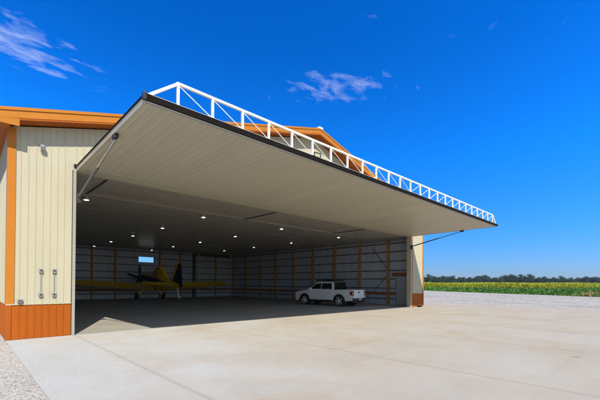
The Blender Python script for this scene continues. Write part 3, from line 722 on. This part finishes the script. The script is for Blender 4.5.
# ------------------------------------------------------------------ fields beyond the yard
def tuft(mb, p, h, w, n=2, lean=.3):
    a0 = random.random() * 3.14
    for k in range(n):
        a = a0 + k * 3.14 / n + random.uniform(-.3, .3); d = Vector((math.cos(a), math.sin(a), 0)) * w / 2
        l = Vector((random.uniform(-lean, lean), random.uniform(-lean, lean), 0)) * h
        hh = h * random.uniform(.75, 1.2)
        mb.quad(p - d * .7, p + d * .7, p + d + l + Vector((0, 0, hh * .7)), p + l * 1.3 + Vector((0, 0, hh)), p - d + l + Vector((0, 0, hh * .75)))
pts = [gp(105.5, 30, GZ - .02), gp(105, 37, GZ - .02), gp(90, 39.6, GZ - .02), gp(75, 43, GZ - .02), gp(56, 48, GZ - .02), gp(34, 60, GZ - .02), gp(34, 130, GZ - .02), gp(300, 330, GZ - .02), gp(300, 60, GZ - .02), gp(106, 10, GZ - .02)]
mb = MB(); mb.v = [gp(110, 70, GZ - .02)] + pts; n = len(pts); mb.f = [(0, 1 + k, 1 + (k + 1) % n) for k in range(n)]
struct('field_soil', mb, 'soil')
def edge_lat(f):     # lateral of the yard's far edge at a depth
    tab = [(34, 60), (56, 48), (75, 43), (90, 39.6), (105, 37), (106, 20), (130, 20)]
    for (a, la), (b, lb_) in zip(tab, tab[1:]):
        if a <= f <= b: return la + (lb_ - la) * (f - a) / (b - a)
    return 20
mb = MB()
for k in range(26000):
    f = random.uniform(50, 120) ; l0 = edge_lat(f); r = random.uniform(l0, max(l0 + 3, f * .98))
    near = (r - l0)
    h = .9 * random.uniform(.75, 1.15) * min(1, .3 + near / 5)
    if near < 4 and random.random() < .4: continue
    tuft(mb, gp(f, r, GZ - .02), h, .75, 2)
for k in range(9000):
    f = random.uniform(118, 230); r = random.uniform(f * .80, f * 1.02)
    tuft(mb, gp(f, r, GZ - .02), random.uniform(.8, 1.5), 1.4, 2)
tag(mb.build('soybean_field', 'soy', recalc=False), 'low dark green crop strip between the gravel yard and the yellow field', 'crop field', kind='stuff')
mb = MB()
def leaflet(p, sz):
    u = Vector((random.gauss(0, 1), random.gauss(0, 1), random.gauss(0, .7))).normalized(); v = u.orthogonal().normalized(); w_ = u.cross(v)
    mb.quad(p - v * sz, p - w_ * sz * .5, p + v * sz, p + w_ * sz * .5)
for k in range(60000):
    f = 116 + abs(random.gauss(0, 14)) + .8 * math.sin(k * .37); r = random.uniform(24, f * random.triangular(.66, .88, .84))
    top = 2.5 + .12 * math.sin(r * .21) + .1 * math.sin(r * .07 + 1)
    leaflet(gp(f, r, GZ + top * random.uniform(.05, 1) ** .6 + random.gauss(0, .06)), random.uniform(.16, .42))
tag(mb.build('ripening_field', 'corn', recalc=False), 'tall yellow green ripening crop before the far treeline', 'crop field', kind='stuff')
# dry weeds at the edge of the yard
for f, r0, wd_, k0, lab in ((58, 50.5, 3.4, 260, 'dry brown weed patch at the yard edge, far right of the picture'), (82, 51.5, 3.0, 160, 'tan weed patch in the green strip, the middle of the field edge')):
    mb = MB()
    for k in range(k0):
        tuft(mb, gp(f + random.gauss(0, .8), r0 + random.gauss(0, wd_ * .5), GZ), random.uniform(.35, .9), .22, 2, .3)
    tag(mb.build('weed_patch', 'weed', recalc=False), lab, 'weeds', 'weed patches', kind='stuff')
for f, r, lab in ((86, 46.3, 'left one of the two thin marker stakes at the field edge'), (86, 48.4, 'right one of the two thin marker stakes at the field edge')):
    p = gp(f, r, GZ); t = thing('marker_stake', lab, 'stake', p, group='marker stakes')
    MB().box(-.05, .05, -.03, .03, 0, 1.1).build('stake', M['white_trim'], t)
    MB().box(-.055, .055, -.035, .035, .9, 1.08).build('stake_top', M['board'], t)

# far treeline
def tree(kind, mat):
    h = {'a': 12.5, 'b': 10, 'c': 14}[kind]
    t = thing('deciduous_tree', '', 'tree', group='trees of the far treeline')
    tr = MB().tube((0, 0, 0), (.15, .1, h * .35), .32, .2, 8)
    cl = []
    for k in range(9):
        a = k * 2.4 + random.random(); rr = random.uniform(.3, 1) * h * .27; zz = h * random.uniform(.36, .85)
        tip = Vector((math.cos(a) * rr, math.sin(a) * rr, zz)); cl.append(tip)
        tr.tube((.1, .08, h * random.uniform(.25, .4)), tip, .12, .04, 5)
    cl.append(Vector((0, 0, h * .88)))
    tr.build('trunk', M['bark'], t)
    cr = MB()
    for c in cl:
        rad = h * random.uniform(.15, .24)
        for k in range(150):
            d = Vector((random.gauss(0, 1), random.gauss(0, 1), random.gauss(0, .8))).normalized() * rad * random.uniform(.35, 1.05)
            p = c + d; s_ = random.uniform(.25, .6)
            u = Vector((random.gauss(0, 1), random.gauss(0, 1), random.gauss(0, 1))).normalized(); v = u.orthogonal().normalized()
            w_ = u.cross(v); cr.quad(p - v * s_, p - w_ * s_ * .6, p + v * s_, p + w_ * s_ * .7)
    cr.build('crown', M[mat], t, recalc=False)
    return t
protos = [tree('a', 'tree_a'), tree('b', 'tree_b'), tree('c', 'tree_a'), tree('b', 'tree_a'), tree('c', 'tree_b')]
labs = ['dark broad crowned tree standing in the far treeline', 'lighter green rounded tree standing in the far treeline', 'tall dark tree rising in the far treeline', 'low dark bushy tree in the far treeline', 'tall lighter green tree rising in the far treeline']
first = set()
nt_ = 0
for row, (f, step) in enumerate(((372, 5.2), (392, 5.6), (415, 6.5))):
    r = 120
    while r < 348 * (f / 372):
        i = random.choice((0, 0, 1, 2, 3, 3, 4)) if row < 2 else random.choice((0, 2, 4))
        if random.random() < (.07 if row else .12): r += step; continue
        if i in first: t = copy_tree(protos[i])
        else: t = protos[i]; first.add(i)
        s_ = random.uniform(.74, .98) * (1.06 if 215 < r < 260 or r < 140 else .94)
        s_ *= 1 + .05 * math.sin(r * .13) + .04 * math.sin(r * .41)
        t.location = gp(f + random.uniform(-6, 6), r, -.3); t.rotation_euler = (0, 0, random.random() * 6.28); t.scale = (s_ * 1.15, s_ * 1.15, s_)
        t['label'] = labs[i]; nt_ += 1
        r += step * random.uniform(.6, 1.3)
mb = MB()
for k in range(7000):
    f = random.uniform(366, 400); r = random.uniform(115, 372)
    tuft(mb, gp(f, r, -.3), random.uniform(1.8, 3.8), 2.4, 2, .2)
tag(mb.build('hedge_undergrowth', 'tree_a', recalc=False), 'dark undergrowth filling the foot of the far treeline', 'undergrowth', kind='stuff')

# ------------------------------------------------------------------ the air
hm = bpy.data.materials.new('haze_air'); hm.use_nodes = True
hnt = hm.node_tree; hnt.nodes.clear()
pv = N(hnt, 'ShaderNodeVolumePrincipled', Density=.00015, Anisotropy=.2); pv.inputs['Color'].default_value = (.80, .88, 1, 1)
ho = hnt.nodes.new('ShaderNodeOutputMaterial'); hnt.links.new(pv.outputs[0], ho.inputs['Volume'])
hz = MB().box(-710, 910, -710, 910, -1.3, 24).build('haze', hm); hz['kind'] = 'stuff'; hz['label'] = 'thin pale summer haze over the farmland'

# ------------------------------------------------------------------ light
SD = Vector((-.4703, -1.1218, 1)).normalized()       # towards the sun
sun = bpy.data.lights.new('sun', 'SUN'); sun.energy = 4.1; sun.angle = R(.53); sun.color = (1, .93, .79)
so_ = bpy.data.objects.new('sun', sun); COL.objects.link(so_); so_.rotation_euler = SD.to_track_quat('Z', 'Y').to_euler(); so_.location = (-20, -40, 40)
wld = bpy.data.worlds.new('World'); S.world = wld; wld.use_nodes = True
nt = wld.node_tree; nt.nodes.clear()
sky = nt.nodes.new('ShaderNodeTexSky'); sky.sky_type = 'NISHITA'; sky.sun_disc = False
sky.sun_elevation = math.asin(SD.z); sky.sun_rotation = math.atan2(-SD.x, SD.y)
sky.air_density = 1.0; sky.dust_density = .3; sky.ozone_density = 4.0; sky.altitude = 300
hs = N(nt, 'ShaderNodeHueSaturation', Hue=.5, Saturation=1.12, Value=1.0)
nt.links.new(sky.outputs[0], hs.inputs['Color'])
tc = nt.nodes.new('ShaderNodeTexCoord'); sep = nt.nodes.new('ShaderNodeSeparateXYZ'); nt.links.new(tc.outputs['Generated'], sep.inputs[0])
zc = math_n(nt, 'MAXIMUM', sep.outputs['Z'], .02)
px = math_n(nt, 'DIVIDE', sep.outputs['X'], zc); py = math_n(nt, 'DIVIDE', sep.outputs['Y'], zc)
cmb = nt.nodes.new('ShaderNodeCombineXYZ'); nt.links.new(px, cmb.inputs[0]); nt.links.new(py, cmb.inputs[1])
def cloud(cx, cy, ang, la, lb_, dens):
    mp = N(nt, 'ShaderNodeMapping'); mp.vector_type = 'TEXTURE'
    mp.inputs['Location'].default_value = (cx, cy, 0); mp.inputs['Rotation'].default_value = (0, 0, ang); mp.inputs['Scale'].default_value = (la, lb_, 1)
    nt.links.new(cmb.outputs[0], mp.inputs['Vector'])
    ln = nt.nodes.new('ShaderNodeVectorMath'); ln.operation = 'LENGTH'; nt.links.new(mp.outputs[0], ln.inputs[0])
    fall = ramp(nt, ln.outputs['Value'], [(.1, 1.), (1., 0.)])
    m2 = N(nt, 'ShaderNodeMapping'); m2.inputs['Rotation'].default_value = (0, 0, -ang); m2.inputs['Scale'].default_value = (1, 1.9, 1)
    nt.links.new(cmb.outputs[0], m2.inputs['Vector'])
    f = noise(nt, m2.outputs[0], 7.5, 9, .60, .35)
    f2 = math_n(nt, 'ADD', f, math_n(nt, 'MULTIPLY', math_n(nt, 'SUBTRACT', fall, 1.), .34))
    return math_n(nt, 'MULTIPLY', ramp(nt, f2, [(.36, 0.), (.72, 1.)]), dens)
c1 = cloud(.17, 1.88, R(24), .47, .34, .50)
c2 = cloud(1.37, 1.15, R(-50), .42, .24, .40)
c3 = cloud(.25, 2.9, R(10), .8, .25, .2)
cl = math_n(nt, 'MAXIMUM', math_n(nt, 'MAXIMUM', c1, c2), c3)
tint = ramp(nt, sep.outputs['Z'], [(0., (.44, .56, .95)), (.15, (.20, .76, 1.44)), (.32, (.04, .90, 1.85)), (.56, (.0, .74, 1.66)), (.70, (.0, .74, 1.7)), (1., (.6, .8, 1.1))])
side = math_n(nt, 'ADD', math_n(nt, 'MULTIPLY', sep.outputs['X'], -.386), math_n(nt, 'MULTIPLY', sep.outputs['Y'], -.922))
tint = mix(nt, ramp(nt, math_n(nt, 'ADD', math_n(nt, 'MULTIPLY', side, .5), .5), [(.34, 0.), (.62, 1.)]), tint, (1.25, 1.22, 1.2))
skyb = mix(nt, 1., hs.outputs[0], tint, 'MULTIPLY')
skyc = mix(nt, cl, skyb, (6.2, 6.9, 8.0))
bg = nt.nodes.new('ShaderNodeBackground'); bg.inputs['Strength'].default_value = .10
nt.links.new(skyc, bg.inputs['Color'])
wo = nt.nodes.new('ShaderNodeOutputWorld'); nt.links.new(bg.outputs[0], wo.inputs['Surface'])

# ------------------------------------------------------------------ camera
cam = bpy.data.cameras.new('camera'); co = bpy.data.objects.new('camera', cam); COL.objects.link(co)
r_ = Vector((.71891, -.69507, .00681)); u_ = Vector((-.01139, -.00199, .99993)); f_ = Vector((.69501, .71894, .00935))
mt = Matrix((r_, u_, -f_)).transposed().to_4x4(); mt.translation = CAM
co.matrix_world = mt
cam.sensor_width = 36; cam.lens = 351.2945 * 36 / 600; cam.shift_y = (280.468 - 200) / 600; cam.clip_start = .05; cam.clip_end = 12000
S.camera = co
S.view_settings.view_transform = 'Standard'; S.view_settings.look = 'None'
S.view_settings.exposure = .5; S.view_settings.gamma = 1
S.render.engine = 'CYCLES'
S.cycles.use_denoising = True
S.cycles.max_bounces = 10; S.cycles.diffuse_bounces = 7
